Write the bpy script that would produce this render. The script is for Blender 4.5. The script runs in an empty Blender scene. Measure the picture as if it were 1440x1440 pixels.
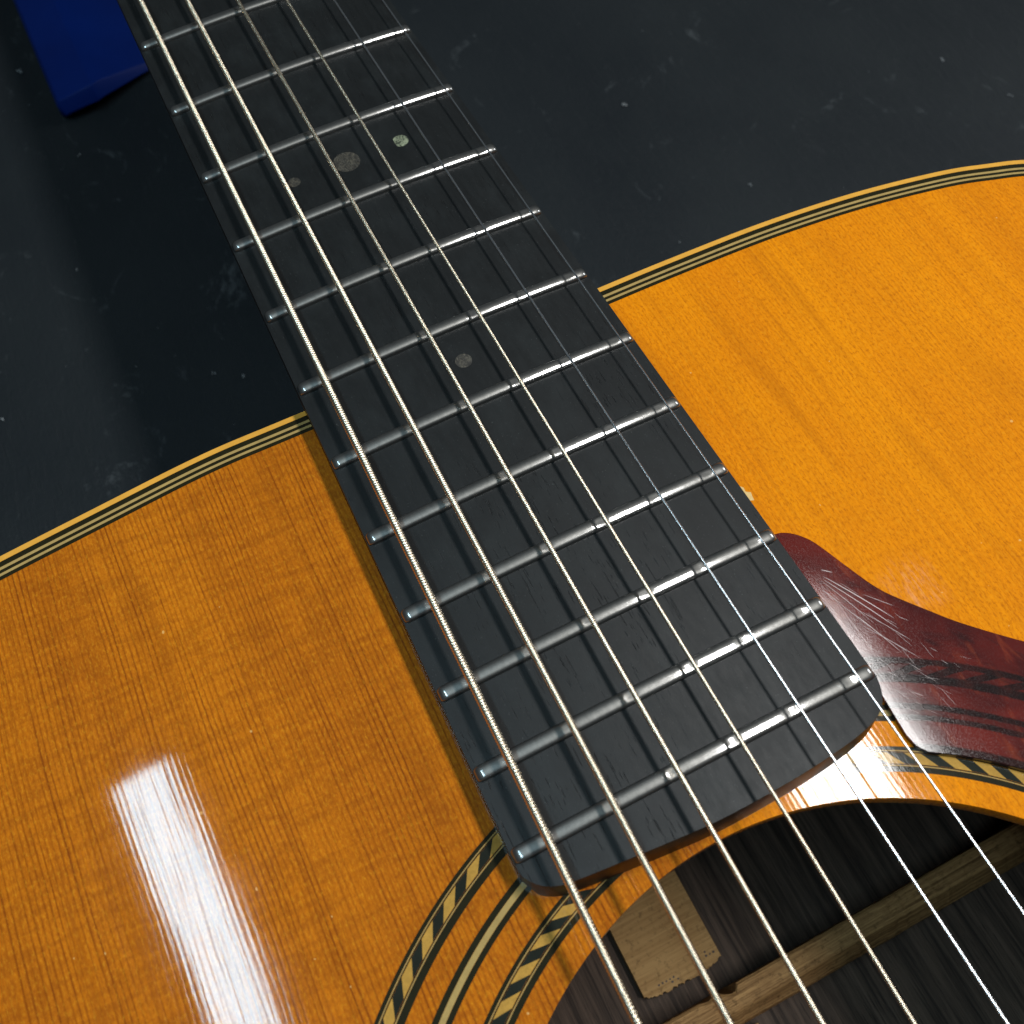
import bpy, bmesh, math, random
import numpy as np
from mathutils import Matrix, Vector
from mathutils.geometry import tessellate_polygon

random.seed(7)
rng = np.random.default_rng(7)
MM = 0.001
S = bpy.context.scene
COL = S.collection

# ------------------------------------------------------------------ camera
cam_d = bpy.data.cameras.new("camera")
cam = bpy.data.objects.new("camera", cam_d)
COL.objects.link(cam)
R_ = [[0.44488192, 0.89498162, -0.03298435],
      [0.78465909, -0.40726741, -0.46737926],
      [-0.4317293, 0.18204711, -0.88344137]]          # image right, image down, forward
C_ = (466.346 * MM, -35.764 * MM, 151.838 * MM)
m = Matrix(((R_[0][0], -R_[1][0], -R_[2][0], C_[0]),
            (R_[0][1], -R_[1][1], -R_[2][1], C_[1]),
            (R_[0][2], -R_[1][2], -R_[2][2], C_[2]),
            (0, 0, 0, 1)))
cam.matrix_world = m
cam_d.sensor_width = 36.0
cam_d.lens = 1478.17 / 1440 * 36.0
cam_d.clip_start = 0.005
cam_d.clip_end = 50.0
S.camera = cam
cam_d.dof.use_dof = True
cam_d.dof.focus_distance = 0.178
cam_d.dof.aperture_fstop = 34.0

# ------------------------------------------------------------------ light: two ceiling light panels of a workshop
S.view_settings.view_transform = 'Standard'
S.view_settings.look = 'None'
S.view_settings.exposure = 0.0
S.view_settings.gamma = 1.0
S.view_settings.use_curve_mapping = False

w = bpy.data.worlds.new("World")
S.world = w
w.use_nodes = True
w.node_tree.nodes['Background'].inputs[0].default_value = (0.80, 0.92, 1.0, 1)
w.node_tree.nodes['Background'].inputs[1].default_value = 0.06


def area(name, x0, x1, y, width, z, watts, col, rz=0.0):
    d = bpy.data.lights.new(name, 'AREA')
    d.shape = 'RECTANGLE'
    d.size = (x1 - x0) * MM
    d.size_y = width * MM
    d.energy = watts
    d.color = col
    o = bpy.data.objects.new(name, d)
    o.location = ((x0 + x1) / 2 * MM, y * MM, z * MM)
    o.rotation_euler = (0, 0, rz)
    COL.objects.link(o)
    return o


area("ceiling_light", 5, 850, -280, 62, 1000, 3.8, (0.58, 0.86, 1.0), math.radians(4))
area("ceiling_light", 190, 850, 372, 104, 1000, 8.8, (1.0, 0.99, 0.97))
win = area("window_light", -450, 450, 0, 800, 0, 15.0, (0.95, 0.98, 1.0))        # dull daylight from a window across the room
win.location = (0.10, 2.45, 1.35)
win.rotation_euler = (Vector((0.35, 0.05, 0.0)) - Vector(win.location)).to_track_quat('-Z', 'Y').to_euler()


# ------------------------------------------------------------------ helpers
def link(o, parent=None):
    COL.objects.link(o)
    if parent is not None:
        o.parent = parent
    return o


def mesh_from(name, verts, faces, mat=None, smooth=False):
    me = bpy.data.meshes.new(name)
    me.from_pydata([(v[0] * MM, v[1] * MM, v[2] * MM) for v in verts], [], faces)
    me.validate()
    if mat:
        me.materials.append(mat)
    if smooth:
        me.polygons.foreach_set('use_smooth', [True] * len(me.polygons))
    me.update()
    return me


def obj(name, verts, faces, mat, parent=None, smooth=False):
    return link(bpy.data.objects.new(name, mesh_from(name, verts, faces, mat, smooth)), parent)


def fix_normals(o):
    bm = bmesh.new()
    bm.from_mesh(o.data)
    bmesh.ops.recalc_face_normals(bm, faces=bm.faces)
    bm.to_mesh(o.data)
    bm.free()
    return o


def bevel(o, width, seg=2, angle=0.5):
    bm = bmesh.new()
    bm.from_mesh(o.data)
    ed = [e for e in bm.edges if len(e.link_faces) == 2 and e.calc_face_angle(0) > angle]
    bmesh.ops.bevel(bm, geom=ed, offset=width * MM, segments=seg, affect='EDGES', profile=0.5, clamp_overlap=True)
    bm.to_mesh(o.data)
    bm.free()
    return o


def smooth_by_angle(o, deg=40):
    bm = bmesh.new()
    bm.from_mesh(o.data)
    for f in bm.faces:
        f.smooth = True
    for e in bm.edges:
        if len(e.link_faces) == 2 and e.calc_face_angle(0) > math.radians(deg):
            e.smooth = False
    bm.normal_update()
    for f in bm.faces:
        if abs(f.normal.z) > 0.9999:
            f.smooth = False
            for e in f.edges:
                e.smooth = False
    bm.to_mesh(o.data)
    bm.free()
    return o


def slab(name, outer, z0, z1, mat, parent=None, hole=None, top_fn=None):
    """closed prism of a 2-D outline (list of (x, y) mm), optional hole"""
    loops = [outer] + ([hole] if hole else [])
    flat = [p for l in loops for p in l]
    n = len(flat)
    verts = [(p[0], p[1], z1 if top_fn is None else top_fn(*p)) for p in flat] + [(p[0], p[1], z0) for p in flat]
    tess = tessellate_polygon([[Vector((p[0], p[1], 0)) for p in l] for l in loops])
    faces = []
    for t in tess:
        a, b, c = [Vector(flat[i]) for i in t]
        ccw = (b - a).cross(c - a) > 0
        t = tuple(t) if ccw else tuple(reversed(t))
        faces.append(t)
        faces.append(tuple(reversed([i + n for i in t])))
    k = 0
    for l in loops:
        L = len(l)
        for i in range(L):
            a, b = k + i, k + (i + 1) % L
            faces.append((a, b, b + n, a + n))
        k += L
    o = obj(name, verts, faces, mat, parent)
    return fix_normals(o)


def strip_ring(name, lo, hi, z0, z1, mat, parent=None, closed=True):
    """ring between two equally long polylines"""
    n = len(lo)
    verts = []
    for a, b in zip(lo, hi):
        verts += [(a[0], a[1], z1), (b[0], b[1], z1), (b[0], b[1], z0), (a[0], a[1], z0)]
    faces = []
    for i in range(n if closed else n - 1):
        j = (i + 1) % n
        for q in range(4):
            r = (q + 1) % 4
            faces.append((4 * i + q, 4 * i + r, 4 * j + r, 4 * j + q))
    if not closed:
        faces += [(0, 1, 2, 3), (4 * n - 1, 4 * n - 2, 4 * n - 3, 4 * n - 4)]
    return fix_normals(obj(name, verts, faces, mat, parent))


def box(name, x0, x1, y0, y1, z0, z1, mat, parent=None, bev=0.0):
    v = [(x, y, z) for x in (x0, x1) for y in (y0, y1) for z in (z0, z1)]
    f = [(0, 1, 3, 2), (4, 6, 7, 5), (0, 4, 5, 1), (2, 3, 7, 6), (0, 2, 6, 4), (1, 5, 7, 3)]
    o = fix_normals(obj(name, v, f, mat, parent))
    if bev:
        bevel(o, bev)
    return o


def spline(pts, per=8, closed=False):
    out = []
    n = len(pts)
    rngi = range(n if closed else n - 1)
    for i in rngi:
        if closed:
            p0, p1, p2, p3 = (pts[(i + k) % n] for k in (-1, 0, 1, 2))
        else:
            p0, p1, p2, p3 = pts[max(i - 1, 0)], pts[i], pts[i + 1], pts[min(i + 2, n - 1)]
        for s in range(per):
            t = s / per
            out.append(tuple(0.5 * ((2 * p1[k]) + (-p0[k] + p2[k]) * t + (2 * p0[k] - 5 * p1[k] + 4 * p2[k] - p3[k]) * t * t
                                    + (-p0[k] + 3 * p1[k] - 3 * p2[k] + p3[k]) * t ** 3) for k in range(2)))
    if not closed:
        out.append(tuple(pts[-1]))
    return out


def empty(name, loc=(0, 0, 0)):
    o = bpy.data.objects.new(name, None)
    o.empty_display_size = 0.02
    o.location = loc
    COL.objects.link(o)
    return o


# ------------------------------------------------------------------ material kit
class NT:
    def __init__(s, name):
        s.m = bpy.data.materials.new(name)
        s.m.use_nodes = True
        s.t = s.m.node_tree
        s.b = s.t.nodes['Principled BSDF']
        s.tc = s.t.nodes.new('ShaderNodeTexCoord').outputs['Object']

    def lk(s, a, b):
        s.t.links.new(a, b)

    def n(s, typ, **kw):
        nd = s.t.nodes.new(typ)
        for k, v in kw.items():
            setattr(nd, k, v)
        return nd

    def set(s, sock, v):
        if isinstance(v, bpy.types.NodeSocket):
            s.lk(v, sock)
        else:
            sock.default_value = v

    def pin(s, **kw):
        names = dict(col='Base Color', rough='Roughness', metal='Metallic', coat='Coat Weight', crough='Coat Roughness',
                     cn='Coat Normal', normal='Normal', spec='Specular IOR Level', aniso='Anisotropic', sheen='Sheen Weight',
                     ior='IOR', cior='Coat IOR', sss='Subsurface Weight', tint='Coat Tint', trans='Transmission Weight')
        for k, v in kw.items():
            if isinstance(v, tuple) and len(v) == 3:
                v = v + (1,)
            s.set(s.b.inputs[names[k]], v)

    def map(s, sx=1, sy=1, sz=1, rz=0.0, vec=None, off=(0, 0, 0)):
        """object coordinates in millimetres, scaled"""
        nd = s.n('ShaderNodeMapping')
        s.lk(vec or s.tc, nd.inputs['Vector'])
        k = 1000.0 if vec is None else 1.0
        nd.inputs['Scale'].default_value = (sx * k, sy * k, sz * k)
        nd.inputs['Rotation'].default_value = (0, 0, rz)
        nd.inputs['Location'].default_value = off
        return nd.outputs[0]

    def noise(s, vec, scale=1.0, detail=3.0, rough=0.5, dist=0.0):
        nd = s.n('ShaderNodeTexNoise')
        s.lk(vec, nd.inputs['Vector'])
        nd.inputs['Scale'].default_value = scale
        nd.inputs['Detail'].default_value = detail
        nd.inputs['Roughness'].default_value = rough
        nd.inputs['Distortion'].default_value = dist
        return nd.outputs['Fac']

    def wave(s, vec, scale, dist=0.0, dscale=1.0, detail=1.0, direction='Y'):
        nd = s.n('ShaderNodeTexWave', bands_direction=direction)
        s.lk(vec, nd.inputs['Vector'])
        nd.inputs['Scale'].default_value = scale
        nd.inputs['Distortion'].default_value = dist
        nd.inputs['Detail Scale'].default_value = dscale
        nd.inputs['Detail'].default_value = detail
        return nd.outputs['Fac']

    def voro(s, vec, scale=1.0, feature='F1', rand=1.0):
        nd = s.n('ShaderNodeTexVoronoi', feature=feature)
        s.lk(vec, nd.inputs['Vector'])
        nd.inputs['Scale'].default_value = scale
        nd.inputs['Randomness'].default_value = rand
        return nd.outputs['Distance']

    def ramp(s, fac, stops):
        nd = s.n('ShaderNodeValToRGB')
        s.lk(fac, nd.inputs[0])
        e = nd.color_ramp.elements
        while len(e) < len(stops):
            e.new(0.5)
        for i, (p, c) in enumerate(stops):
            e[i].position = p
            if not isinstance(c, tuple):
                c = (c, c, c)
            e[i].color = tuple(c) + (1,)
        return nd.outputs[0]

    def mix(s, fac, a, b, mode='MIX'):
        nd = s.n('ShaderNodeMix', data_type='RGBA', blend_type=mode)
        nd.clamp_factor = True
        for sock, v in ((nd.inputs[0], fac), (nd.inputs[6], a), (nd.inputs[7], b)):
            if isinstance(v, tuple) and len(v) == 3:
                v = v + (1,)
            s.set(sock, v)
        return nd.outputs[2]

    def math(s, op, a, b=0.0, c=0.0):
        nd = s.n('ShaderNodeMath', operation=op)
        s.set(nd.inputs[0], a)
        s.set(nd.inputs[1], b)
        s.set(nd.inputs[2], c)
        return nd.outputs[0]

    def bump(s, h, dist_mm, strength=1.0, normal=None):
        nd = s.n('ShaderNodeBump')
        nd.inputs['Distance'].default_value = dist_mm * MM
        nd.inputs['Strength'].default_value = strength
        s.lk(h, nd.inputs['Height'])
        if normal is not None:
            s.lk(normal, nd.inputs['Normal'])
        return nd.outputs[0]

    def axis(s, k, vec=None):
        nd = s.n('ShaderNodeSeparateXYZ')
        s.lk(vec or s.map(), nd.inputs[0])
        return nd.outputs[k]


def mat_spruce(coated=True):
    t = NT('aged_spruce')
    P = t.map()
    # slow wander of the grain lines
    wob = t.noise(t.map(0.012, 0.03, 0.02), 1.0, 2, 0.5)
    cmb = t.n('ShaderNodeCombineXYZ')
    t.lk(t.math('MULTIPLY', wob, 3.5), cmb.inputs[1])
    add = t.n('ShaderNodeVectorMath', operation='ADD')
    t.lk(P, add.inputs[0])
    t.lk(cmb.outputs[0], add.inputs[1])
    Q = add.outputs[0]
    Qs = t.map(0.03, 1, 1, vec=Q)
    ringvar = t.noise(t.map(0.02, 0.35, 1, vec=Q), 1.0, 2, 0.6)
    g1 = t.wave(Qs, 0.37, 5.0, 0.35, 2.0)
    g2 = t.noise(t.map(0.012, 1.1, 0.4, vec=Q), 1.0, 4, 0.65)
    lines = t.ramp(g1, [(0.0, 1.0), (0.28, 0.25), (0.8, 0.0)])
    lines = t.math('MULTIPLY', lines, t.ramp(ringvar, [(0.35, 0.15), (0.65, 1.0)]))
    side = t.ramp(t.math('ADD', t.math('MULTIPLY', t.axis(1), 0.02), 0.5), [(0.42, 0.0), (0.58, 1.0)])   # left and right halves: right one coloured brighter, with fainter grain
    base_l = t.mix(t.ramp(t.noise(t.map(0.010, 0.06, 0.05), 1.0, 3, 0.6), [(0.3, 0.0), (0.7, 1.0)]),
                   (0.53, 0.146, 0.004), (0.65, 0.192, 0.005))
    base_r = t.mix(t.ramp(t.noise(t.map(0.012, 0.045, 0.05), 1.0, 4, 0.65), [(0.3, 0.0), (0.7, 1.0)]),
                   (0.82, 0.235, 0.0008), (0.95, 0.310, 0.0008))
    base = t.mix(side, base_l, base_r)
    dark = t.mix(side, (0.23, 0.050, 0.002), (0.45, 0.12, 0.002))
    lw = t.mix(side, (0.95, 0.95, 0.95), (0.30, 0.30, 0.30))
    c = t.mix(t.math('MULTIPLY', lines, lw), base, dark)
    c = t.mix(t.math('MULTIPLY', t.ramp(g2, [(0.45, 0.0), (0.75, 1.0)]), 0.40), c, dark)
    # silk across the grain and pore speckle
    silk = t.noise(t.map(0.55, 0.11, 0.2), 1.0, 3, 0.6, 0.6)
    c = t.mix(t.math('MULTIPLY', t.ramp(silk, [(0.40, 1.0), (0.56, 0.0)]), t.ramp(side, [(0.0, 0.28), (1.0, 0.08)])), c, dark)
    spk = t.noise(t.map(1.1, 2.4, 1.0), 1.0, 4, 0.75)
    c = t.mix(t.math('MULTIPLY', t.ramp(spk, [(0.34, 1.0), (0.50, 0.0)]), t.ramp(side, [(0.0, 0.42), (1.0, 0.75)])), c, dark)
    c = t.mix(t.math('MULTIPLY', t.ramp(spk, [(0.52, 0.0), (0.68, 1.0)]), 0.35), c, (0.86, 0.40, 0.02))
    # broad darker figure streaks
    st = t.noise(t.map(0.02, 0.20, 0.1, rz=0.05), 1.0, 3, 0.6)
    c = t.mix(t.math('MULTIPLY', t.ramp(st, [(0.54, 0.0), (0.66, 1.0)]), t.ramp(side, [(0.0, 0.20), (1.0, 0.26)])), c, dark)
    ding = t.noise(t.map(0.75, 0.75, 0.75, off=(5, 9, 1)), 1.0, 1, 0.3)
    c = t.mix(t.math('MULTIPLY', t.ramp(ding, [(0.80, 0.0), (0.815, 1.0)]), 0.5), c, (0.95, 0.62, 0.22))
    fine = t.noise(t.map(0.09, 1.5, 0.4, vec=Q), 1.0, 3, 0.6)
    h = t.math('ADD', t.math('MULTIPLY', g1, 0.35), fine)
    h2 = t.math('ADD', h, t.math('MULTIPLY', t.noise(t.map(1.2, 1.6, 1), 1.0, 3, 0.6), 0.35))
    cb = t.bump(h2, 0.0028)
    slow = t.bump(t.noise(t.map(0.05, 0.08, 0.08), 1.0, 1, 0.4), 0.03, 1.0, cb)
    t.pin(col=c, rough=0.6, spec=0.04, coat=t.math('SUBTRACT', 1.0, t.math('MULTIPLY', t.ramp(t.noise(t.map(0.05, 2.2, 1, vec=Q), 1.0, 3, 0.7), [(0.50, 0.0), (0.66, 1.0)]), 0.60)), crough=0.045, cn=slow, cior=1.5, normal=t.bump(h, 0.01))
    # haze of fine rubbing scratches in the old finish
    sc = t.noise(t.map(0.08, 2.2, 1, rz=0.5), 1.0, 3, 0.7)
    sc2 = t.noise(t.map(0.10, 0.10, 0.1), 1.0, 2, 0.5)
    # faint glare beside the pickguard, put in as a patch of rougher coat
    px = t.ramp(t.math('MULTIPLY', t.math('SUBTRACT', t.axis(0), 420.0), 0.04), [(0.22, 0.0), (0.42, 1.0), (0.62, 1.0), (0.74, 0.0)])
    py = t.ramp(t.math('MULTIPLY', t.math('SUBTRACT', t.axis(1), 36.0), 0.05), [(0.10, 0.0), (0.42, 1.0), (0.62, 1.0), (0.78, 0.0)])
    pm = t.math('MULTIPLY', t.math('MULTIPLY', px, py), t.ramp(t.noise(t.map(0.25, 1.6, 1), 1.0, 4, 0.7), [(0.38, 0.0), (0.60, 1.0)]))
    t.set(t.b.inputs['Coat Roughness'], t.math('ADD', t.math('MULTIPLY', pm, 0.20), t.math('ADD', 0.022, t.math('MULTIPLY', t.math('MULTIPLY', sc, sc2), 0.10))))
    return t.m


def mat_lacquered(name, col, var=0.25, grain=(0.05, 1.2)):
    t = NT(name)
    nse = t.noise(t.map(grain[0], grain[1], 0.5), 1.0, 4, 0.65)
    d = tuple(x * (1 - var * 1.6) for x in col)
    l = tuple(min(1, x * (1 + var)) for x in col)
    c = t.mix(nse, d, l)
    sp = t.noise(t.map(3, 3, 3), 1.0, 2, 0.7)
    c = t.mix(t.math('MULTIPLY', t.ramp(sp, [(0.35, 1.0), (0.5, 0.0)]), 0.25), c, d)
    t.pin(col=c, rough=0.5, spec=0.04, coat=1.0, crough=0.06, cn=t.bump(t.noise(t.map(0.3, 1.5, 1), 1.0, 3, 0.6), 0.004))
    return t.m


def mat_ebony(side=False):
    t = NT('ebony_side' if side else 'ebony')
    g = t.noise(t.map(0.05, 0.9, 0.9), 1.0, 4, 0.65)
    if side:
        c = t.mix(g, (0.008, 0.004, 0.0025), (0.026, 0.012, 0.007))
        t.pin(col=c, rough=0.45, spec=0.4, normal=t.bump(g, 0.05))
        return t.m
    c = t.mix(g, (0.0046, 0.0054, 0.0056), (0.0105, 0.0122, 0.0128))
    # open pores: short dark dashes along the grain, in patches
    pore = t.noise(t.map(0.22, 3.0, 1.0), 1.0, 2, 0.6)
    patch = t.noise(t.map(0.035, 0.05, 0.05, off=(3, 1, 0)), 1.0, 2, 0.5)
    pm = t.math('MULTIPLY', t.ramp(pore, [(0.63, 0.0), (0.70, 1.0)]), t.ramp(patch, [(0.45, 0.0), (0.62, 1.0)]))
    c = t.mix(pm, c, (0.002, 0.002, 0.002))
    grey = t.noise(t.map(0.12, 0.16, 0.1), 1.0, 4, 0.6)
    c = t.mix(t.math('MULTIPLY', t.ramp(grey, [(0.45, 0.0), (0.75, 1.0)]), 0.30), c, (0.025, 0.030, 0.031))
    spk = t.noise(t.map(4.5, 6, 4), 1.0, 1, 0.5)
    c = t.mix(t.math('MULTIPLY', t.ramp(spk, [(0.74, 0.0), (0.80, 1.0)]), 0.6), c, (0.13, 0.14, 0.14))
    fine = t.noise(t.map(1.0, 5.0, 3), 1.0, 3, 0.7)
    h = t.math('ADD', t.math('MULTIPLY', pm, -1.0), t.math('MULTIPLY', fine, 0.35))
    r = t.math('ADD', 0.36, t.math('MULTIPLY', t.noise(t.map(0.3, 0.9, 0.5), 1.0, 4, 0.7), 0.22))
    t.pin(col=c, rough=r, spec=0.28, normal=t.bump(h, 0.035))
    return t.m


def mat_fret():
    t = NT('fret_nickel')
    s1 = t.noise(t.map(6, 0.35, 2), 1.0, 4, 0.7)      # polishing lines along the fret
    s2 = t.noise(t.map(1.2, 1.4, 1), 1.0, 4, 0.7)
    c = t.mix(s2, (0.12, 0.118, 0.110), (0.24, 0.235, 0.22))
    pit = t.noise(t.map(2.6, 1.9, 2), 1.0, 4, 0.8)
    r = t.math('ADD', 0.07, t.math('MULTIPLY', s2, 0.07))
    h = t.math('ADD', t.math('MULTIPLY', s1, 0.8), t.math('MULTIPLY', pit, 0.12))
    t.pin(col=c, metal=1.0, rough=0.44, normal=t.bump(h, 0.010), coat=1.0, cior=2.9, crough=r, cn=t.bump(h, 0.008))
    return t.m


def mat_metal(name, c0, c1, rough, b=0.0):
    t = NT(name)
    s = t.noise(t.map(0.6, 3, 3), 1.0, 3, 0.6)
    t.pin(col=t.mix(s, c0, c1), metal=1.0, rough=rough)
    if b:
        t.pin(normal=t.bump(s, b))
    return t.m


def mat_tortoise():
    t = NT('tortoiseshell')
    # dark bands run out from the soundhole corner
    v = t.map(1, 1, 1, rz=math.radians(-38))
    n0 = t.noise(t.map(0.045, 0.20, 0.1, vec=v), 1.0, 4, 0.6, 1.4)
    n1 = t.noise(t.map(0.05, 0.13, 0.1, vec=v, off=(4, 2, 0)), 1.0, 3, 0.55, 0.8)
    c = t.mix(t.ramp(n1, [(0.35, 0.0), (0.68, 1.0)]), (0.060, 0.0045, 0.004), (0.150, 0.012, 0.007))
    c = t.mix(t.math('MULTIPLY', t.ramp(n0, [(0.58, 0.0), (0.68, 1.0)]), 0.7), c, (0.018, 0.003, 0.004))
    hot = t.noise(t.map(0.10, 0.35, 0.2, rz=math.radians(35), off=(1, 7, 0)), 1.0, 4, 0.6, 0.5)
    c = t.mix(t.math('MULTIPLY', t.ramp(hot, [(0.56, 0.0), (0.72, 1.0)]), 0.6), c, (0.26, 0.040, 0.012))
    # the rosette shows darkly through the thin sheet
    dx = t.math('SUBTRACT', t.axis(0), 507.5)
    dy = t.math('ADD', t.axis(1), 2.3)
    rr = t.math('SQRT', t.math('ADD', t.math('MULTIPLY', dx, dx), t.math('MULTIPLY', dy, dy)))
    rr = t.math('ADD', rr, t.math('MULTIPLY', t.math('SUBTRACT', t.noise(t.map(0.6, 0.6, 0.6), 1.0, 3, 0.6), 0.5), 0.35))
    u = t.math('MULTIPLY', t.math('SUBTRACT', rr, 60.0), 0.05)
    lines = t.ramp(u, [(0.165, 1.0), (0.18, 0.1), (0.335, 0.0), (0.345, 1.0), (0.378, 1.0), (0.388, 0.35), (0.418, 0.35), (0.428, 1.0), (0.462, 1.0), (0.475, 0.0),
                       (0.62, 0.0), (0.63, 1.0), (0.685, 1.0), (0.70, 0.3), (0.765, 0.3), (0.775, 1.0), (0.81, 1.0), (0.825, 0.0)])
    ang = t.math('MULTIPLY', t.math('ARCTAN2', dy, dx), 180 / math.pi)
    chips = t.math('PINGPONG', t.math('ADD', ang, t.math('MULTIPLY', rr, 1.6)), 2.05)
    inring = t.ramp(u, [(0.68, 0.0), (0.69, 1.0), (0.77, 1.0), (0.78, 0.0)])
    lines = t.math('MAXIMUM', lines, t.math('MULTIPLY', inring, t.ramp(t.math('MULTIPLY', chips, 0.45), [(0.42, 0.0), (0.52, 1.0)])))
    c = t.mix(t.math('MULTIPLY', lines, t.ramp(t.noise(t.map(0.5, 0.5, 0.5), 1, 2, .5), [(0.25, 0.75), (0.6, 0.96)])), c, (0.006, 0.003, 0.003))
    scuff = t.noise(t.map(4.2, 4.2, 2), 1.0, 4, 0.75)
    scr = t.noise(t.map(0.05, 2.2, 1, rz=math.radians(-18)), 1.0, 3, 0.7)
    h = t.math('ADD', scuff, t.math('MULTIPLY', scr, 0.8))
    dust = t.ramp(t.noise(t.map(1.3, 1.3, 1), 1.0, 5, 0.85), [(0.60, 0.0), (0.72, 1.0)])
    c = t.mix(t.math('MULTIPLY', dust, 0.05), c, (0.35, 0.22, 0.18))
    t.pin(col=c, rough=0.5, spec=0.05, coat=0.9, crough=t.math('ADD', 0.02, t.math('MULTIPLY', t.ramp(scuff, [(0.42, 0.0), (0.60, 1.0)]), 0.12)),
          normal=t.bump(h, 0.02), cn=t.bump(h, 0.0035))
    return t.m


def mat_rosewood(name='rosewood', k=1.0):
    t = NT(name)
    a = t.noise(t.map(0.03, 0.75, 0.3), 1.0, 5, 0.65, 0.4)
    b = t.noise(t.map(0.12, 2.4, 0.5, off=(2, 3, 0)), 1.0, 4, 0.7)
    c = t.mix(t.ramp(a, [(0.35, 0.0), (0.62, 1.0)]), (0.022 * k, 0.014 * k, 0.010 * k), (0.085 * k, 0.056 * k, 0.040 * k))
    c = t.mix(t.ramp(b, [(0.56, 0.0), (0.70, 1.0)]), c, (0.012, 0.007, 0.005))
    t.pin(col=c, rough=0.7, spec=0.3, normal=t.bump(t.math('SUBTRACT', a, b), 0.15))
    return t.m


def mat_rawwood(name, c0, c1, along='y', rough=0.75):
    t = NT(name)
    mp = t.map(1.6, 0.05, 1.6) if along == 'y' else t.map(0.05, 1.6, 1.6)
    a = t.noise(mp, 1.0, 4, 0.7, 0.3)
    sp = t.noise(t.map(0.8, 0.8, 0.8), 1.0, 4, 0.7)
    c = t.mix(t.ramp(a, [(0.32, 0.0), (0.66, 1.0)]), c0, c1)
    c = t.mix(t.math('MULTIPLY', t.ramp(sp, [(0.33, 1.0), (0.46, 0.0)]), 0.5), c, tuple(x * 0.35 for x in c0))
    t.pin(col=c, rough=rough, spec=0.25, normal=t.bump(a, 0.18))
    return t.m


def mat_mat():
    t = NT('black_vinyl')
    big = t.noise(t.map(0.012, 0.015, 0.01), 1.0, 4, 0.6)
    fine = t.noise(t.map(0.5, 0.5, 0.5), 1.0, 5, 0.7)
    c = t.mix(big, (0.0058, 0.0088, 0.0115), (0.0175, 0.0225, 0.0240))
    c = t.mix(t.math('MULTIPLY', fine, 0.35), c, (0.012, 0.013, 0.018))
    # pale scuffs and chalky rub marks
    sc = t.noise(t.map(0.045, 0.06, 0.05, rz=0.7, off=(1, 5, 0)), 1.0, 6, 0.8, 1.0)
    c = t.mix(t.math('MULTIPLY', t.ramp(sc, [(0.60, 0.0), (0.74, 1.0)]), 0.75), c, (0.075, 0.085, 0.09))
    wr = t.noise(t.map(0.10, 0.45, 0.2, rz=0.9), 1.0, 4, 0.7, 1.5)
    hh = t.math('ADD', t.math('MULTIPLY', wr, 1.2), t.math('MULTIPLY', fine, 0.5))
    r = t.math('ADD', 0.42, t.math('MULTIPLY', big, 0.22))
    t.pin(col=c, rough=r, spec=0.22, normal=t.bump(hh, 0.22))
    return t.m


M_TOP = mat_spruce()
M_EBONY = mat_ebony()
M_EBONY_SIDE = mat_ebony(True)
M_FRET = mat_fret()
M_BRONZE = mat_metal('phosphor_bronze', (0.94, 0.77, 0.56), (1.0, 0.88, 0.69), 0.27)
M_STEEL = mat_metal('plain_steel', (0.80, 0.82, 0.84), (0.95, 0.96, 0.98), 0.22)
M_TORT = mat_tortoise()
M_BIND = mat_lacquered('aged_binding', (0.86, 0.42, 0.060), 0.15, (0.3, 0.3))
M_CREAM = mat_lacquered('aged_cream_line', (0.48, 0.33, 0.115), 0.2, (0.4, 0.4))
M_CHIP = mat_lacquered('cream_inlay', (0.56, 0.31, 0.060), 0.3, (0.7, 0.7))
M_BLACK = mat_lacquered('black_line', (0.018, 0.016, 0.005), 0.3, (0.4, 0.4))
M_BCHIP = mat_lacquered('dark_inlay', (0.016, 0.019, 0.013), 0.3, (0.4, 0.4))
M_ROSE = mat_rosewood('rosewood', 1.35)
M_BRACE = mat_rawwood('brace_spruce', (0.13, 0.058, 0.018), (0.48, 0.270, 0.105))
M_STRIP = mat_rawwood('strip_wood', (0.36, 0.195, 0.070), (0.52, 0.305, 0.12))
M_MAHO = mat_rawwood('mahogany', (0.09, 0.035, 0.015), (0.17, 0.07, 0.03), 'x', 0.4)
M_MAT = mat_mat()
t = NT('pearl_dot')
pn = t.noise(t.map(1.1, 1.1, 1.1), 1.0, 4, 0.8, 1.5)
t.pin(col=t.mix(t.ramp(pn, [(0.42, 0.0), (0.58, 1.0)]), (0.03, 0.035, 0.025), (0.30, 0.33, 0.22)), rough=0.35)
M_PEARL = t.m
t = NT('dull_dot')
pn = t.noise(t.map(0.9, 1.4, 1.1), 1.0, 5, 0.8, 1.2)
t.pin(col=t.mix(t.ramp(pn, [(0.46, 0.0), (0.62, 1.0)]), (0.020, 0.018, 0.014), (0.090, 0.080, 0.058)), rough=0.5,
      normal=t.bump(pn, 0.1))
M_DULL = t.m
t = NT('blue_plastic')
pn = t.noise(t.map(0.03, 0.03, 0.03), 1.0, 3, 0.6)
t.pin(col=t.mix(pn, (0.0005, 0.011, 0.105), (0.001, 0.022, 0.185)), rough=0.5, spec=0.12, normal=t.bump(t.noise(t.map(1, 1, 1), 1, 3, .6), 0.02))
M_BLUE = t.m
t = NT('paper_label')
t.pin(col=t.mix(t.noise(t.map(0.4, 0.4, 0.4), 1, 4, .7), (0.16, 0.06, 0.04), (0.24, 0.10, 0.07)), rough=0.8)
M_LABEL = t.m
t = NT('bare_wood_chip')
t.pin(col=t.mix(t.noise(t.map(2, 2, 2), 1, 4, .8), (0.55, 0.28, 0.05), (0.9, 0.68, 0.30)), rough=0.5)
M_BARE = t.m
t = NT('dust')
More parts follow.
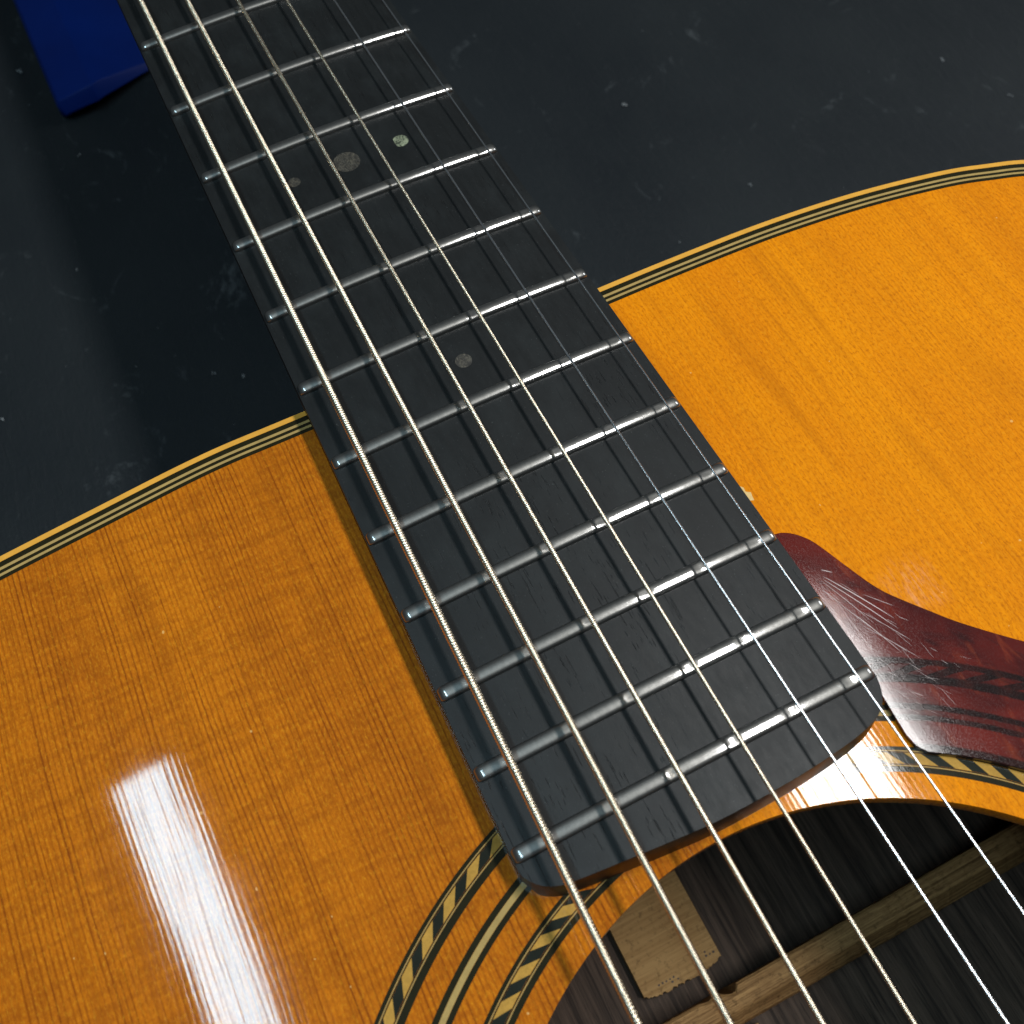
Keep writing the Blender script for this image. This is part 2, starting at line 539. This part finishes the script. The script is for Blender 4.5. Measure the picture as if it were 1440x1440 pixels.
t.pin(col=(0.28, 0.30, 0.31), rough=0.9)
M_DUST = t.m
t = NT('bone')
t.pin(col=(0.75, 0.68, 0.5), rough=0.35)
M_BONE = t.m

# ------------------------------------------------------------------ setting: the work surface
TZ = -106.0


def work_mat():
    nx, ny = 150, 150
    x0, x1, y0, y1 = -420.0, 1300.0, -700.0, 281.0
    import mathutils.noise as mn
    verts, faces = [], []
    for i in range(nx + 1):
        for j in range(ny + 1):
            x = x0 + (x1 - x0) * i / nx
            y = y0 + (y1 - y0) * j / ny
            z = TZ + 0.35 * mn.noise(Vector((x * 0.013, y * 0.017, 0.3)))
            e = y1 - y
            if e < 7:
                z += 1.2 - 1.2 * (e / 7)
            verts.append((x, y, z))
    for i in range(nx):
        for j in range(ny):
            a = i * (ny + 1) + j
            faces.append((a, a + ny + 1, a + ny + 2, a + 1))
    n = len(verts)
    # skirt so the mat has a thickness
    ring = [i * (ny + 1) + ny for i in range(nx + 1)]
    for k in ring:
        v = verts[k]
        verts.append((v[0], v[1] + 0.4, TZ - 3))
    for q in range(nx):
        faces.append((ring[q], ring[q + 1], n + q + 1, n + q))
    o = fix_normals(obj('work_mat', verts, faces, M_MAT, None, True))
    o['kind'] = 'structure'
    return o


work_mat()
t = NT('bench_cloth')
g = t.noise(t.map(0.5, 0.9, 0.5), 1, 5, .75)
t.pin(col=t.mix(g, (0.010, 0.013, 0.011), (0.050, 0.058, 0.050)), rough=0.8, normal=t.bump(g, 0.5))
bt = box('bench_top', -3000, 4000, -3000, 4000, TZ - 40, TZ - 3.2, t.m)
bt['kind'] = 'structure'

# loose dust and lint on the mat
dv, df = [], []


def flake(x, y, z, L, W, a):
    k = len(dv)
    ca, sa = math.cos(a), math.sin(a)
    n = 6
    for i in range(n):
        th = 2 * math.pi * i / n
        r = random.uniform(0.6, 1.1)
        u, v = L * r * math.cos(th), W * r * math.sin(th)
        dv.append((x + u * ca - v * sa, y + u * sa + v * ca, z))
    dv.append((x, y, z + 0.18))
    for i in range(n):
        df.append((k + i, k + (i + 1) % n, k + n))


for (x, y, L, W, a) in [(94.5, -61.1, 1.4, .9, .4), (147.2, -53.2, .6, .4, 0), (197, -67.8, .5, .4, 1), (215.3, 123.4, 1.3, .8, .5),
                        (268, 140.9, 1.2, .35, 2.6), (256.4, -41.6, .7, .5, 2), (261.9, -33.8, .7, .5, .5), (249, 232, 1.2, .5, .3),
                        (274.4, 241.2, .9, .4, 1.2), (278, 107.9, .5, .3, 1.0), (243, -102.9, 1.0, .4, .5)]:
    for q in range(4):
        flake(x + random.gauss(0, L * .5), y + random.gauss(0, W * .5), TZ + 0.42, L * random.uniform(.3, .6), W * random.uniform(.3, .6), a + random.gauss(0, .5))
for q in range(150):
    flake(random.uniform(-100, 500), random.uniform(-300, 270), TZ + 0.42, random.uniform(.08, .28), random.uniform(.06, .16), random.uniform(0, 3))
o = obj('lint_specks', dv, df, M_DUST)
o['kind'] = 'stuff'
o['label'] = 'pale specks of lint scattered on the black work mat'

# ------------------------------------------------------------------ the blue neck support
blue = empty('neck_support', (40 * MM, -30 * MM, TZ * MM))
blue['label'] = 'dark blue plastic block lying on the black mat beside the guitar neck'
blue['category'] = 'support block'


def blue_block():
    # (y, z) section, low at the sides with a crease along it
    def sec(dx):
        return [(-53.4 + dx, TZ + 0.6), (-53.4 + dx, TZ + 5.0), (-52.4 + dx, TZ + 6.6), (-39.6, TZ + 9.4), (-37.0, TZ + 9.0), (-19, TZ + 3.0), (-14, TZ + 0.6)]
    ends = {0: 126.2, 1: 126.2, 2: 126.0, 3: 127.0, 4: 125.5, 5: 116.5, 6: 111.0}
    verts, faces = [], []
    xs = [-60, 40, 100]
    for x in xs:
        for k, p in enumerate(sec(0)):
            yy = p[0] + (0.9 if k < 3 else 0.0) * (100 - x) / 100 * 0.4
            verts.append((x, yy, p[1]))
    for k, p in enumerate(sec(0)):
        verts.append((ends[k], p[0], p[1]))
    # rounded nose
    for k, p in enumerate(sec(0)):
        verts.append((ends[k] + (2.6 if 0 < k < 6 else 1.0), p[0] + (1.6 if k < 3 else 0), TZ + (p[1] - TZ) * 0.45))
    n = 7
    L = 5
    for a in range(L - 1):
        for k in range(n):
            b = (k + 1) % n
            faces.append((a * n + k, a * n + b, (a + 1) * n + b, (a + 1) * n + k))
    faces.append(tuple(range(n)))
    faces.append(tuple((L - 1) * n + k for k in reversed(range(n))))
    o = fix_normals(obj('block_body', [(v[0] - 40, v[1] + 30, v[2] - TZ) for v in verts], faces, M_BLUE, blue))
    bevel(o, 1.6, 4, 0.25)
    smooth_by_angle(o, 50)
    v = [(x - 40, y + 30, z) for x in (-58, 108) for y in (-51, -24) for z in (0.42, 1.0)]
    f = [(0, 1, 3, 2), (4, 6, 7, 5), (0, 4, 5, 1), (2, 3, 7, 6), (0, 2, 6, 4), (1, 5, 7, 3)]
    fix_normals(obj('rubber_foot', v, f, M_MAT, blue))


blue_block()

# ------------------------------------------------------------------ the guitar
G = empty('acoustic_guitar', (0, 0, 0))
G['label'] = 'aged orange acoustic guitar with ebony fingerboard and red tortoiseshell pickguard lying on the mat'
G['category'] = 'guitar'
CY = -2.3
HX, HY, HR = 507.5, -2.3, 55.7

half = [(357.8, 0), (357.8, 30), (357.9, 46), (358.5, 66), (360.3, 85), (363.3, 102), (366.0, 111.5), (369.8, 121), (379, 133.5), (392, 142.5),
        (410, 147), (435, 148), (465, 145.5), (500, 140), (540, 136), (580, 138), (620, 147), (665, 166), (710, 186), (755, 198),
        (790, 197), (818, 184), (840, 160), (855, 125), (864, 80), (868, 40), (869, 0)]
loop = [(x, y - 0.6) for x, y in half] + [(x + (1.1 if 60 < y < 100 else 0.0), -y - 0.6) for x, y in reversed(half[1:-1])]
OUT = spline(loop, 8, True)


def offset(lp, d):
    n = len(lp)
    res = []
    for i in range(n):
        a, b = Vector(lp[i - 1]), Vector(lp[(i + 1) % n])
        tng = (b - a).normalized()
        res.append((lp[i][0] - tng.y * d, lp[i][1] + tng.x * d))
    return res


def sarea(lp):
    return sum(lp[i][0] * lp[(i + 1) % len(lp)][1] - lp[(i + 1) % len(lp)][0] * lp[i][1] for i in range(len(lp)))


if sarea(OUT) < 0:
    OUT = OUT[::-1]          # counter-clockwise: the offset above then goes inwards


def circ(r, n=256, cx=HX, cy=HY, a0=0.0, a1=2 * math.pi, closed=True):
    m_ = n if closed else n + 1
    return [(cx + r * math.cos(a0 + (a1 - a0) * i / n), cy + r * math.sin(a0 + (a1 - a0) * i / n)) for i in range(m_)]


top = slab('soundboard', offset(OUT, 0.5), -3.0, 0.0, M_TOP, G, hole=circ(HR))
bevel(top, 0.22, 3, 1.0)
smooth_by_angle(top, 50)

# binding and purfling lines round the edge
strip_ring('binding', offset(OUT, 0.0), offset(OUT, 0.97), -6.5, 0.030, M_BIND, G)
pur = empty('purfling')
pur.parent = G
for a, b, mm in ((0.99, 1.92, M_BLACK), (1.94, 2.44, M_CREAM), (2.46, 3.02, M_BLACK), (3.04, 3.50, M_CREAM), (3.52, 4.20, M_BLACK)):
    strip_ring('purfling_line', offset(OUT, a), offset(OUT, b), -1.0, 0.022, mm, pur)

# rosette: two herringbone rings and a plain one between
ros = empty('rosette')
ros.parent = G


def ringline(r0, r1, mat, z=0.020):
    strip_ring('rosette_line', circ(r0 + 0.01), circ(r1 - 0.01), -1.0, z, mat, ros)


def herring(rin, r0, r1, rout, pitch, phase, skew, name):
    ringline(r1 + 0.34, rout, M_BLACK)
    ringline(r1 + 0.19, r1 + 0.34, M_CREAM)
    ringline(r1, r1 + 0.19, M_BLACK)
    ringline(r0 - 0.19, r0, M_BLACK)
    ringline(r0 - 0.34, r0 - 0.19, M_CREAM)
    ringline(rin, r0 - 0.34, M_BLACK)
    n = int(round(360.0 / pitch))
    pitch = 360.0 / n
    for i in range(n):
        for half_, mt, nm in ((0, M_CHIP, 'cream_inlay_chip'), (1, M_BCHIP, 'dark_inlay_chip')):
            th = phase + pitch * (i + 0.5 * half_)
            k = 4
            lo, hi = [], []
            jit = random.uniform(-0.06, 0.06) * pitch
            wdt = pitch * (0.50)
            for q in range(k + 1):
                f = q / k
                ao = math.radians(th + wdt * f + (skew * pitch if skew > 0 else 0))
                ai = math.radians(th + wdt * f + (-skew * pitch if skew < 0 else 0))
                hi.append((HX + (r1 - 0.01) * math.cos(ao), HY + (r1 - 0.01) * math.sin(ao)))
                lo.append((HX + (r0 + 0.01) * math.cos(ai), HY + (r0 + 0.01) * math.sin(ai)))
            # hide nothing: chips under the fingerboard are left out
            if -28 < lo[0][1] < 27 and lo[0][0] < HX:
                if not (lo[0][0] > 449.0 or lo[0][1] < -27.0):
                    continue
            strip_ring(nm, lo, hi, -1.0, 0.016 + random.uniform(0, 0.004), mt, ros, closed=False)


herring(72.5, 73.9, 75.4, 76.3, 4.09, -152.3, -0.42, 'outer')
ringline(66.8, 67.6, M_BLACK)
ringline(67.6, 68.45, M_CREAM)
ringline(68.45, 69.3, M_BLACK)
herring(59.4, 60.6, 62.2, 63.1, 4.45, -156.0, 0.50, 'inner')

# ------------------------------------------------------------------ fingerboard and frets
SC = 645.16
fx = lambda n: SC * (1 - 2 ** (-n / 12.0))
fw = lambda x: 42.86 + (53.98 - 42.86) * x / 322.58
RAD = 406.0
ZC = 6.6
bz = lambda y: ZC - (y * y) / (2 * RAD)


def fingerboard():
    end = [(442.9, -29.30), (444.2, -29.00), (445.5, -28.35), (446.7, -27.30), (447.6, -25.8), (448.2, -23.8), (448.8, -18.6), (449.4, -12.5), (449.8, -8.2),
           (450.2, -3.1), (450.3, 2.0), (450.2, 7.1), (450.0, 12.5), (449.6, 17.2), (449.2, 20.4), (448.6, 23.6), (447.7, 26.0), (446.4, 27.6), (444.6, 28.6), (442.9, 29.0)]
    end = spline(end, 3)
    # cross-sections along x up to 442.9, then follow the end outline by y rows
    ys_n = 40
    verts, faces = [], []
    rows = []
    xs = list(np.linspace(0.0, 442.9, 60))
    for x in xs:
        h = fw(x) / 2
        rows.append([(x, -h + 2 * h * j / ys_n) for j in range(ys_n + 1)])
    h = fw(442.9) / 2

    def xe(y):
        for a, b in zip(end[:-1], end[1:]):
            if a[1] <= y <= b[1] and b[1] > a[1]:
                return a[0] + (b[0] - a[0]) * (y - a[1]) / (b[1] - a[1])
        return 442.95
    ysl = [-h + 2 * h * j / ys_n for j in range(ys_n + 1)]
    # crowd the rows towards the corners
    ysl = [h * math.sin(math.pi / 2 * (-1 + 2 * j / ys_n)) for j in range(ys_n + 1)]
    rows = [[(p[0], p[0] * 0 + (fw(p[0]) / 2) * math.sin(math.pi / 2 * (-1 + 2 * j / ys_n))) for j, p in enumerate(r)] for r in rows]
    for f in (0.25, 0.5, 0.75, 1.0):
        rows.append([(442.9 + (max(xe(y), 442.95) - 442.9) * f, y) for y in ysl])
    nr = len(rows)
    for r in rows:
        for (x, y) in r:
            verts.append((x, y, bz(y)))
    w_ = ys_n + 1
    for i in range(nr - 1):
        for j in range(ys_n):
            a = i * w_ + j
            faces.append((a, a + w_, a + w_ + 1, a + 1))
    # walls
    border = [i * w_ for i in range(nr)] + [(nr - 1) * w_ + j for j in range(1, w_)] + [i * w_ + ys_n for i in reversed(range(nr - 1))] + [j for j in reversed(range(1, ys_n))]
    n0 = len(verts)
    for k in border:
        v = verts[k]
        verts.append((v[0] + (0.55 if v[0] > 446 else 0.0), v[1], 0.02))
    nb = len(border)
    for q in range(nb):
        a, b = border[q], border[(q + 1) % nb]
        faces.append((a, n0 + q, n0 + (q + 1) % nb, b))
    o = obj('fingerboard', verts, faces, M_EBONY, G)
    o.data.materials.append(M_EBONY_SIDE)
    bm = bmesh.new()
    bm.from_mesh(o.data)
    bmesh.ops.remove_doubles(bm, verts=bm.verts, dist=0.00001)
    bmesh.ops.recalc_face_normals(bm, faces=bm.faces)
    ed = [e for e in bm.edges if len(e.link_faces) == 2 and e.calc_face_angle(0) > 0.9 and e.verts[0].co.z > 0.004 and e.verts[1].co.z > 0.004]
    bmesh.ops.bevel(bm, geom=ed, offset=0.35 * MM, segments=3, affect='EDGES', profile=0.5, clamp_overlap=True)
    bm.normal_update()
    for f in bm.faces:
        f.smooth = True
        if abs(f.normal.z) < 0.35:
            f.material_index = 1
    for e in bm.edges:
        if len(e.link_faces) == 2 and e.calc_face_angle(0) > math.radians(50):
            e.smooth = False
    bm.to_mesh(o.data)
    bm.free()
    return o


FB = fingerboard()

# string lines measured at the nut (x=0) and the saddle (x=645.16): y, z of the centre, radius
STR = [('bass', -18.69, 8.67, -26.46, 12.28, 0.65), ('bass', -11.22, 8.50, -15.61, 12.11, 0.54), ('bass', -2.34, 8.34, -5.36, 11.95, 0.41),
       ('mid', 5.99, 8.21, 4.89, 11.83, 0.31), ('plain', 13.55, 7.89, 15.59, 11.50, 0.205), ('plain', 21.33, 7.51, 26.16, 11.36, 0.165)]


def string_y(s, x):
    return s[1] + (s[3] - s[1]) * x / SC


def fret(n):
    x = fx(n)
    h = fw(x) / 2
    ny, npf = 150, 12
    verts, faces = [], []
    W, H = 1.18, 1.0
    lo, hi = -(h - 0.15), (h - 0.15)
    dents = [(string_y(s, x) + random.gauss(0, .15), random.uniform(0.06, 0.13) * (1.0 if s[5] < .5 else .5), random.uniform(0.9, 1.3)) for s in STR]
    for j in range(ny + 1):
        f = j / ny
        # crowd samples at the rounded ends
        y = lo + (hi - lo) * (0.5 - 0.5 * math.cos(math.pi * f)) if (f < 0.04 or f > 0.96) else lo + (hi - lo) * (0.5 - 0.5 * math.cos(math.pi * 0.04) + (f - 0.04) / 0.92 * (1 - 2 * (0.5 - 0.5 * math.cos(math.pi * 0.04))))
        d = min(y - lo, hi - y)
        k = min(1.0, d / 0.95)
        hh = H * math.sqrt(max(0.0, 1 - (1 - k) ** 2)) if k < 1 else H
        ww = W * (0.55 + 0.45 * math.sqrt(max(0.0, 1 - (1 - k) ** 2)))
        z0 = bz(y)
        cut = H
        for (yd, dep, wd) in dents:
            q = (y - yd) / wd
            cut = min(cut, H - dep * max(0.0, 1 - q ** 4)) if abs(q) < 1 else cut
        for i in range(npf + 1):
            a = math.pi * i / npf
            zz = hh * math.sin(a) ** 0.50 if 0 < i < npf else -0.15
            zz = min(zz, cut if zz > cut else zz)
            verts.append((x - ww * math.cos(a), y, z0 + zz))
    wv = npf + 1
    for j in range(ny):
        for i in range(npf):
            a = j * wv + i
            faces.append((a, a + 1, a + wv + 1, a + wv))
    faces.append(tuple(range(wv)))
    faces.append(tuple(ny * wv + i for i in reversed(range(wv))))
    o = obj('fret', verts, faces, M_FRET, FB, True)
    return fix_normals(o)


for n in range(1, 21):
    fret(n)


def dot(x, y, r, mat, lab):
    n = 28
    v = [(x, y, bz(y) + 0.035)] + [(x + r * math.cos(2 * math.pi * i / n), y + r * math.sin(2 * math.pi * i / n), bz(y) + 0.030) for i in range(n)]
    v += [(p[0], p[1], p[2] - 0.6) for p in v[1:]]
    f = [(0, 1 + i, 1 + (i + 1) % n) for i in range(n)] + [(1 + i, 1 + n + i, 1 + n + (i + 1) % n, 1 + (i + 1) % n) for i in range(n)]
    o = fix_normals(obj('position_marker', v, f, mat, FB))
    if lab:
        o['label'] = lab
    return o


dot(312.6, 11.2, 1.55, M_PEARL, 'small pale pearl dot')
dot(313.0, -0.2, 2.6, M_DULL, 'large dull worn dot')
dot(313.0, -11.0, 1.2, M_DULL, 'small dark dot')
dot(365.6, -0.2, 1.45, M_DULL, 'small dark dot')
for n in (5, 7, 9):
    dot((fx(n) + fx(n - 1)) / 2, 0, 1.6, M_DULL, None)

# ------------------------------------------------------------------ strings
X0V, X1V = 245.0, 510.0


def wound(s, pitch):
    r = s[5]
    wr = pitch / 2
    per = 6
    nx = int((X1V - X0V) / pitch * per)
    na = 14
    i = np.arange(nx + 1)
    x = X0V + i * (pitch / per)
    th = np.arange(na) * 2 * np.pi / na
    XX, TH = np.meshgrid(x, th, indexing='ij')
    u = (XX / pitch + TH / (2 * np.pi)) % 1.0
    c = np.sqrt(np.clip(1 - (2 * u - 1) ** 2 * 0.90, 0, 1))
    rr = r * 1.01 - wr * (0.95 if r > 0.5 else 0.6) * (1 - c)
    t_ = XX / SC
    yc = s[1] + (s[3] - s[1]) * t_
    zc = s[2] + (s[4] - s[2]) * t_
    V = np.stack([XX, yc + rr * np.cos(TH), zc + rr * np.sin(TH)], -1).reshape(-1, 3)
    a = (np.arange(nx)[:, None] * na + np.arange(na)[None, :])
    b = (np.arange(nx)[:, None] * na + (np.arange(na)[None, :] + 1) % na)
    F = np.stack([a, a + na, b + na, b], -1).reshape(-1, 4)
    # plain ends outside the detailed stretch
    k = len(V)
    extra, ef = [], []
    for (xa, xb) in ((0.0, X0V), (X1V, SC)):
        st = k + len(extra)
        for xx in (xa, xb):
            tt = xx / SC
            for j in range(na):
                extra.append((xx, s[1] + (s[3] - s[1]) * tt + (r * .9) * math.cos(th[j]), s[2] + (s[4] - s[2]) * tt + (r * .9) * math.sin(th[j])))
        for j in range(na):
            j2 = (j + 1) % na
            ef.append((st + j, st + na + j, st + na + j2, st + j2))
    V = np.vstack([V, np.array(extra)])
    F = np.vstack([F, np.array(ef)])
    me = bpy.data.meshes.new('wound_string')
    me.vertices.add(len(V))
    me.vertices.foreach_set('co', (V * MM).ravel())
    me.loops.add(F.size)
    me.loops.foreach_set('vertex_index', F.ravel())
    me.polygons.add(len(F))
    me.polygons.foreach_set('loop_start', np.arange(len(F)) * 4)
    me.polygons.foreach_set('loop_total', np.full(len(F), 4))
    me.polygons.foreach_set('use_smooth', np.ones(len(F), bool))
    me.update(calc_edges=True)
    me.validate()
    me.materials.append(M_BRONZE)
    return link(bpy.data.objects.new('wound_string', me), G)


def plain(s):
    na = 20
    verts, faces = [], []
    xs = np.linspace(0, SC, 80)
    for x in xs:
        tt = x / SC
        for j in range(na):
            a = 2 * math.pi * j / na
            verts.append((x, s[1] + (s[3] - s[1]) * tt + s[5] * math.cos(a), s[2] + (s[4] - s[2]) * tt + s[5] * math.sin(a)))
    for i in range(len(xs) - 1):
        for j in range(na):
            j2 = (j + 1) % na
            faces.append((i * na + j, (i + 1) * na + j, (i + 1) * na + j2, i * na + j2))
    return obj('plain_string', verts, faces, M_STEEL, G, True)


SL = ['thickest wound bass string at the left', 'second wound string', 'third wound string', 'thinnest wound string']
for s, p, lb in zip(STR[:4], (0.47, 0.38, 0.30, 0.23), SL):
    wound(s, p)['label'] = lb
plain(STR[4])['label'] = 'thicker plain steel string'
plain(STR[5])['label'] = 'thinnest plain steel string by the right edge'

# ------------------------------------------------------------------ pickguard
pg_top = [(415.2, 29.0), (415.4, 30.4), (415.7, 31.8), (416.6, 33.2), (418.0, 34.5), (419.5, 35.4), (421.8, 36.3), (425.5, 37.6), (429.0, 38.9), (431.3, 40.0), (433.4, 41.4),
          (437.1, 44.2), (441.1, 47.4), (447.8, 53.9), (458, 65), (470, 78), (486, 95), (505, 109), (530, 118), (553, 117), (568, 108), (572, 96), (565, 82), (552, 64), (545, 48)]
arc = [(HX + 62.3 * math.cos(a), HY + 62.3 * math.sin(a)) for a in np.radians(np.linspace(52, 143, 46))]
pg_bot = arc + [(454.9, 30.9), (453.4, 29.9), (451.4, 29.6), (448.2, 29.8), (444.7, 30.0), (443.0, 29.9), (441, 29.25)]
outline = spline(pg_top, 6) + pg_bot
outline = outline + [(430, fw(430) / 2 + 0.12), (420, fw(420) / 2 + 0.10)]
pg = slab('pickguard', outline, 0.03, 0.95, M_TORT, G)
bevel(pg, 0.32, 3, 0.9)
bm = bmesh.new()
bm.from_mesh(pg.data)
for q in range(30):
    for co, no in (((0.414 + q * 0.0018, 0, 0), (1, 0, 0)), ((0, 0.0285 + q * 0.0012, 0), (0, 1, 0))):
        bmesh.ops.bisect_plane(bm, geom=bm.verts[:] + bm.edges[:] + bm.faces[:], plane_co=co, plane_no=no)
import mathutils.noise as mn
for v_ in bm.verts:
    if v_.co.z > 0.0004:
        yy = v_.co.y / MM - 29
        yy = max(0.0, min(13.0, yy))
        v_.co.z += (0.024 * yy - 0.0009 * yy * yy - 0.04 + 0.008 * mn.noise(v_.co * 200)) * MM
bm.normal_update()
for f in bm.faces:
    f.smooth = True
for e in bm.edges:
    if len(e.link_faces) == 2 and e.calc_face_angle(0) > math.radians(12):
        e.smooth = False
bm.to_mesh(pg.data)
bm.free()
# scratches scored in the pickguard
sv, sf = [], []
t = NT('scratch')
t.pin(col=(0.75, 0.62, 0.60), rough=0.35)
M_SCR = t.m


def scratch(x0, y0, x1, y1, wd, z, bend=0.0):
    k = len(sv)
    n = 8
    dx, dy = x1 - x0, y1 - y0
    L = math.hypot(dx, dy)
    nx_, ny_ = -dy / L, dx / L
    for i in range(n + 1):
        f = i / n
        ww = wd * (0.15 + math.sin(math.pi * f) ** 0.6) / 2
        b = bend * math.sin(math.pi * f)
        cx, cy = x0 + dx * f + nx_ * b, y0 + dy * f + ny_ * b
        sv.append((cx + nx_ * ww, cy + ny_ * ww, z))
        sv.append((cx - nx_ * ww, cy - ny_ * ww, z))
    for i in range(n):
        sf.append((k + 2 * i, k + 2 * i + 1, k + 2 * i + 3, k + 2 * i + 2))


for (a, b, c, d, ww, be) in [(425.0, 33.2, 435.8, 38.8, .10, .12), (425.4, 32.9, 437.5, 38.4, .08, .1), (425.6, 32.6, 435.0, 35.6, .05, .1),
                             (424.0, 33.6, 425.2, 34.9, .09, 0), (429.5, 32.6, 441.0, 36.6, .06, .2), (426.8, 31.8, 430.0, 33.0, .05, 0),
                             (430.5, 37.0, 434.2, 40.0, .05, 0), (434, 33.5, 443, 38.5, .04, .1), (432, 34.6, 440, 39.0, .04, .1)]:
    scratch(a, b, c, d, ww, 0.958 + 0.024 * ((b + d) / 2 - 29) - 0.0009 * ((b + d) / 2 - 29) ** 2 - 0.02, be)
for q in range(60):
    x, y = random.uniform(426, 450), random.uniform(31, 44)
    L = random.uniform(0.8, 3.5)
    a = random.gauss(0.45, 0.22)
    if y > 34.5 + max(0, x - 424) * 0.55 - 1.0 or y + L * math.sin(a) > 36.0 + (x - 424 + L) * 0.55 - 1.0:
        continue
    scratch(x, y, x + L * math.cos(a), y + L * math.sin(a), random.uniform(.012, .03), 0.957 + 0.024 * (y - 29) - 0.0009 * (y - 29) ** 2 - 0.03, 0)
o = obj('scratches', sv, sf, M_SCR, pg)
o['kind'] = 'stuff'

# ------------------------------------------------------------------ small damage at the board's edge
def chipmark(name, pts, z, mat, parent):
    n = len(pts)
    cx = sum(p[0] for p in pts) / n
    cy = sum(p[1] for p in pts) / n
    v = [(p[0], p[1], z) for p in pts] + [(cx, cy, z + 0.06)]
    f = [(i, (i + 1) % n, n) for i in range(n)]
    return fix_normals(obj(name, v, f, mat, parent))


chipmark('finish_chip', [(404.2, 30.2), (405.0, 30.8), (405.6, 31.3), (406.4, 31.2), (406.9, 31.9), (407.6, 31.7), (408.4, 31.6), (408.2, 31.0), (407.2, 30.6), (405.8, 30.3)], 0.012, M_BARE, top)

# ------------------------------------------------------------------ inside of the body
BZ = -98.0
inner = offset(OUT, 3.0)
back = slab('back', offset(OUT, 0.0), BZ - 3.0, BZ, M_ROSE, G)
side = strip_ring('side', offset(OUT, 0.15), offset(OUT, 2.2), BZ + 0.02, -6.6, M_ROSE, G)
strip_ring('side_lining', offset(OUT, 2.25), offset(OUT, 8.0), -14.0, -3.05, M_MAHO, G)
box('neck_block', 361, 398, -38, 34, BZ + 0.1, -3.1, M_MAHO, G)


def brace(x0, x1, z1, nick=False):
    """back brace running across the body with a rounded top and a nicked edge"""
    verts, faces = [], []
    xm = (x0 + x1) / 2
    ys = np.linspace(-120, 118, 240)
    for y in ys:
        rr = random.uniform(-0.10, 0.10)
        d = 0.0
        if nick:
            for (yc, wd, dp) in ((2.3, 1.1, 1.0), (4.0, 1.1, 1.7), (-1.5, 1.6, 0.5)):
                d = max(d, dp * max(0.0, 1 - ((y - yc) / wd) ** 2))
        prof = [(x0, BZ), (x0 + 0.0 + d, z1 - 3.2), (x0 + 0.15 + d, z1 - 0.5), (x0 + 0.7 + d, z1), (xm + 0.4, z1 + 0.15), (xm + 0.9, z1 - 0.1), (x1 - 0.4, z1 - 5.0), (x1, BZ)]
        for (px, pz) in prof:
            verts.append((px + rr * 0.6, y, pz + rr))
    n = 8
    for i in range(len(ys) - 1):
        for k in range(n - 1):
            a = i * n + k
            faces.append((a, a + 1, a + n + 1, a + n))
    faces.append(tuple(range(n)))
    faces.append(tuple((len(ys) - 1) * n + k for k in reversed(range(n))))
    return fix_normals(obj('back_brace', verts, faces, M_BRACE, back))


brace(469.3, 477.2, -86.0, True)
brace(585, 593, -86.0)
brace(700, 716, -88.0)
brace(800, 816, -88.0)


def back_strip(x0, x1, zz=-95.2):
    """cross-grain strip down the middle of the back with a perforated ragged end"""
    random.seed(int(x0))
    y0, y1 = -11.9, 7.0
    pts = [(x0, y0), (x1 - 1.6, y0)]
    n = 46
    for i in range(n + 1):
        y = y0 + (y1 - y0) * i / n
        x = x1 - 1.3 * abs((y - (y0 + y1) / 2) / 10) ** 3 + random.uniform(-0.30, 0.30)
        pts.append((x, y))
    pts += [(x0, y1)]
    o = slab('back_strip', pts, BZ + 0.02, zz, M_STRIP, back)
    hv, hf = [], []
    for cx, cy in [(x1 - 2.4, y1 - 1.1 - 0.9 * k) for k in range(3)] + [(x1 - 1.9, -4.3 - 0.9 * k) for k in range(5)] + [(x1 - 1.2, -3.6), (x1 - 1.2, -5.0), (x1 - 3.2, y1 - 2.8)]:
        k = len(hv)
        hv.append((cx, cy, zz + 0.02))
        r = random.uniform(0.17, 0.30)
        for q in range(8):
            rr = r * random.uniform(.7, 1.2)
            hv.append((cx + rr * math.cos(q * math.pi / 4), cy + rr * math.sin(q * math.pi / 4), zz + 0.01))
        for q in range(8):
            hf.append((k, k + 1 + q, k + 1 + (q + 1) % 8))
    h_ = obj('worn_pinholes', hv, hf, M_EBONY_SIDE, back)
    h_['kind'] = 'stuff'
    return o


back_strip(400, 464.6)
back_strip(478.2, 583.0)

# ------------------------------------------------------------------ neck, nut, headstock, bridge (beyond the frame)
nv, nf = [], []
xs = [0, 60, 160, 260, 330, 345, 357.6]
for x in xs:
    h = fw(x) / 2 - 0.1
    dpt = 15 + x * 0.012 + (0 if x < 335 else (x - 335) * 3.2)
    for k in range(17):
        a = math.pi * k / 16
        nv.append((x, -h * math.cos(a), -0.02 - dpt * math.sin(a) ** 0.9))
for i in range(len(xs) - 1):
    for k in range(16):
        a = i * 17 + k
        nf.append((a, a + 1, a + 18, a + 17))
    nf.append((i * 17, (i + 1) * 17, (i + 1) * 17 + 16, i * 17 + 16))
nf += [tuple(range(17)), tuple((len(xs) - 1) * 17 + k for k in reversed(range(17)))]
fix_normals(obj('neck', nv, nf, M_MAHO, G, True))
box('nut', -5, -0.05, -21.4, 21.4, -0.2, 8.2, M_BONE, G, 0.3)
hs = slab('headstock', [(-5.2, -21), (-30, -30), (-40, -33), (-185, -37), (-185, 37), (-40, 33), (-30, 30), (-5.2, 21)], -16, -1.0, M_MAHO, G)
bevel(hs, 0.8)
br = slab('bridge', spline([(632, -78), (640, -74), (640, -40), (628, -30), (628, 26), (640, 36), (640, 70), (632, 74), (655, 76), (664, 70), (668, 20), (668, -24), (664, -74), (655, -80)], 4, True), 0.03, 8.5, M_EBONY_SIDE, G)
box('saddle', SC - 1.2, SC + 1.4, -38, 34, 8.4, 11.4, M_BONE, br, 0.3)
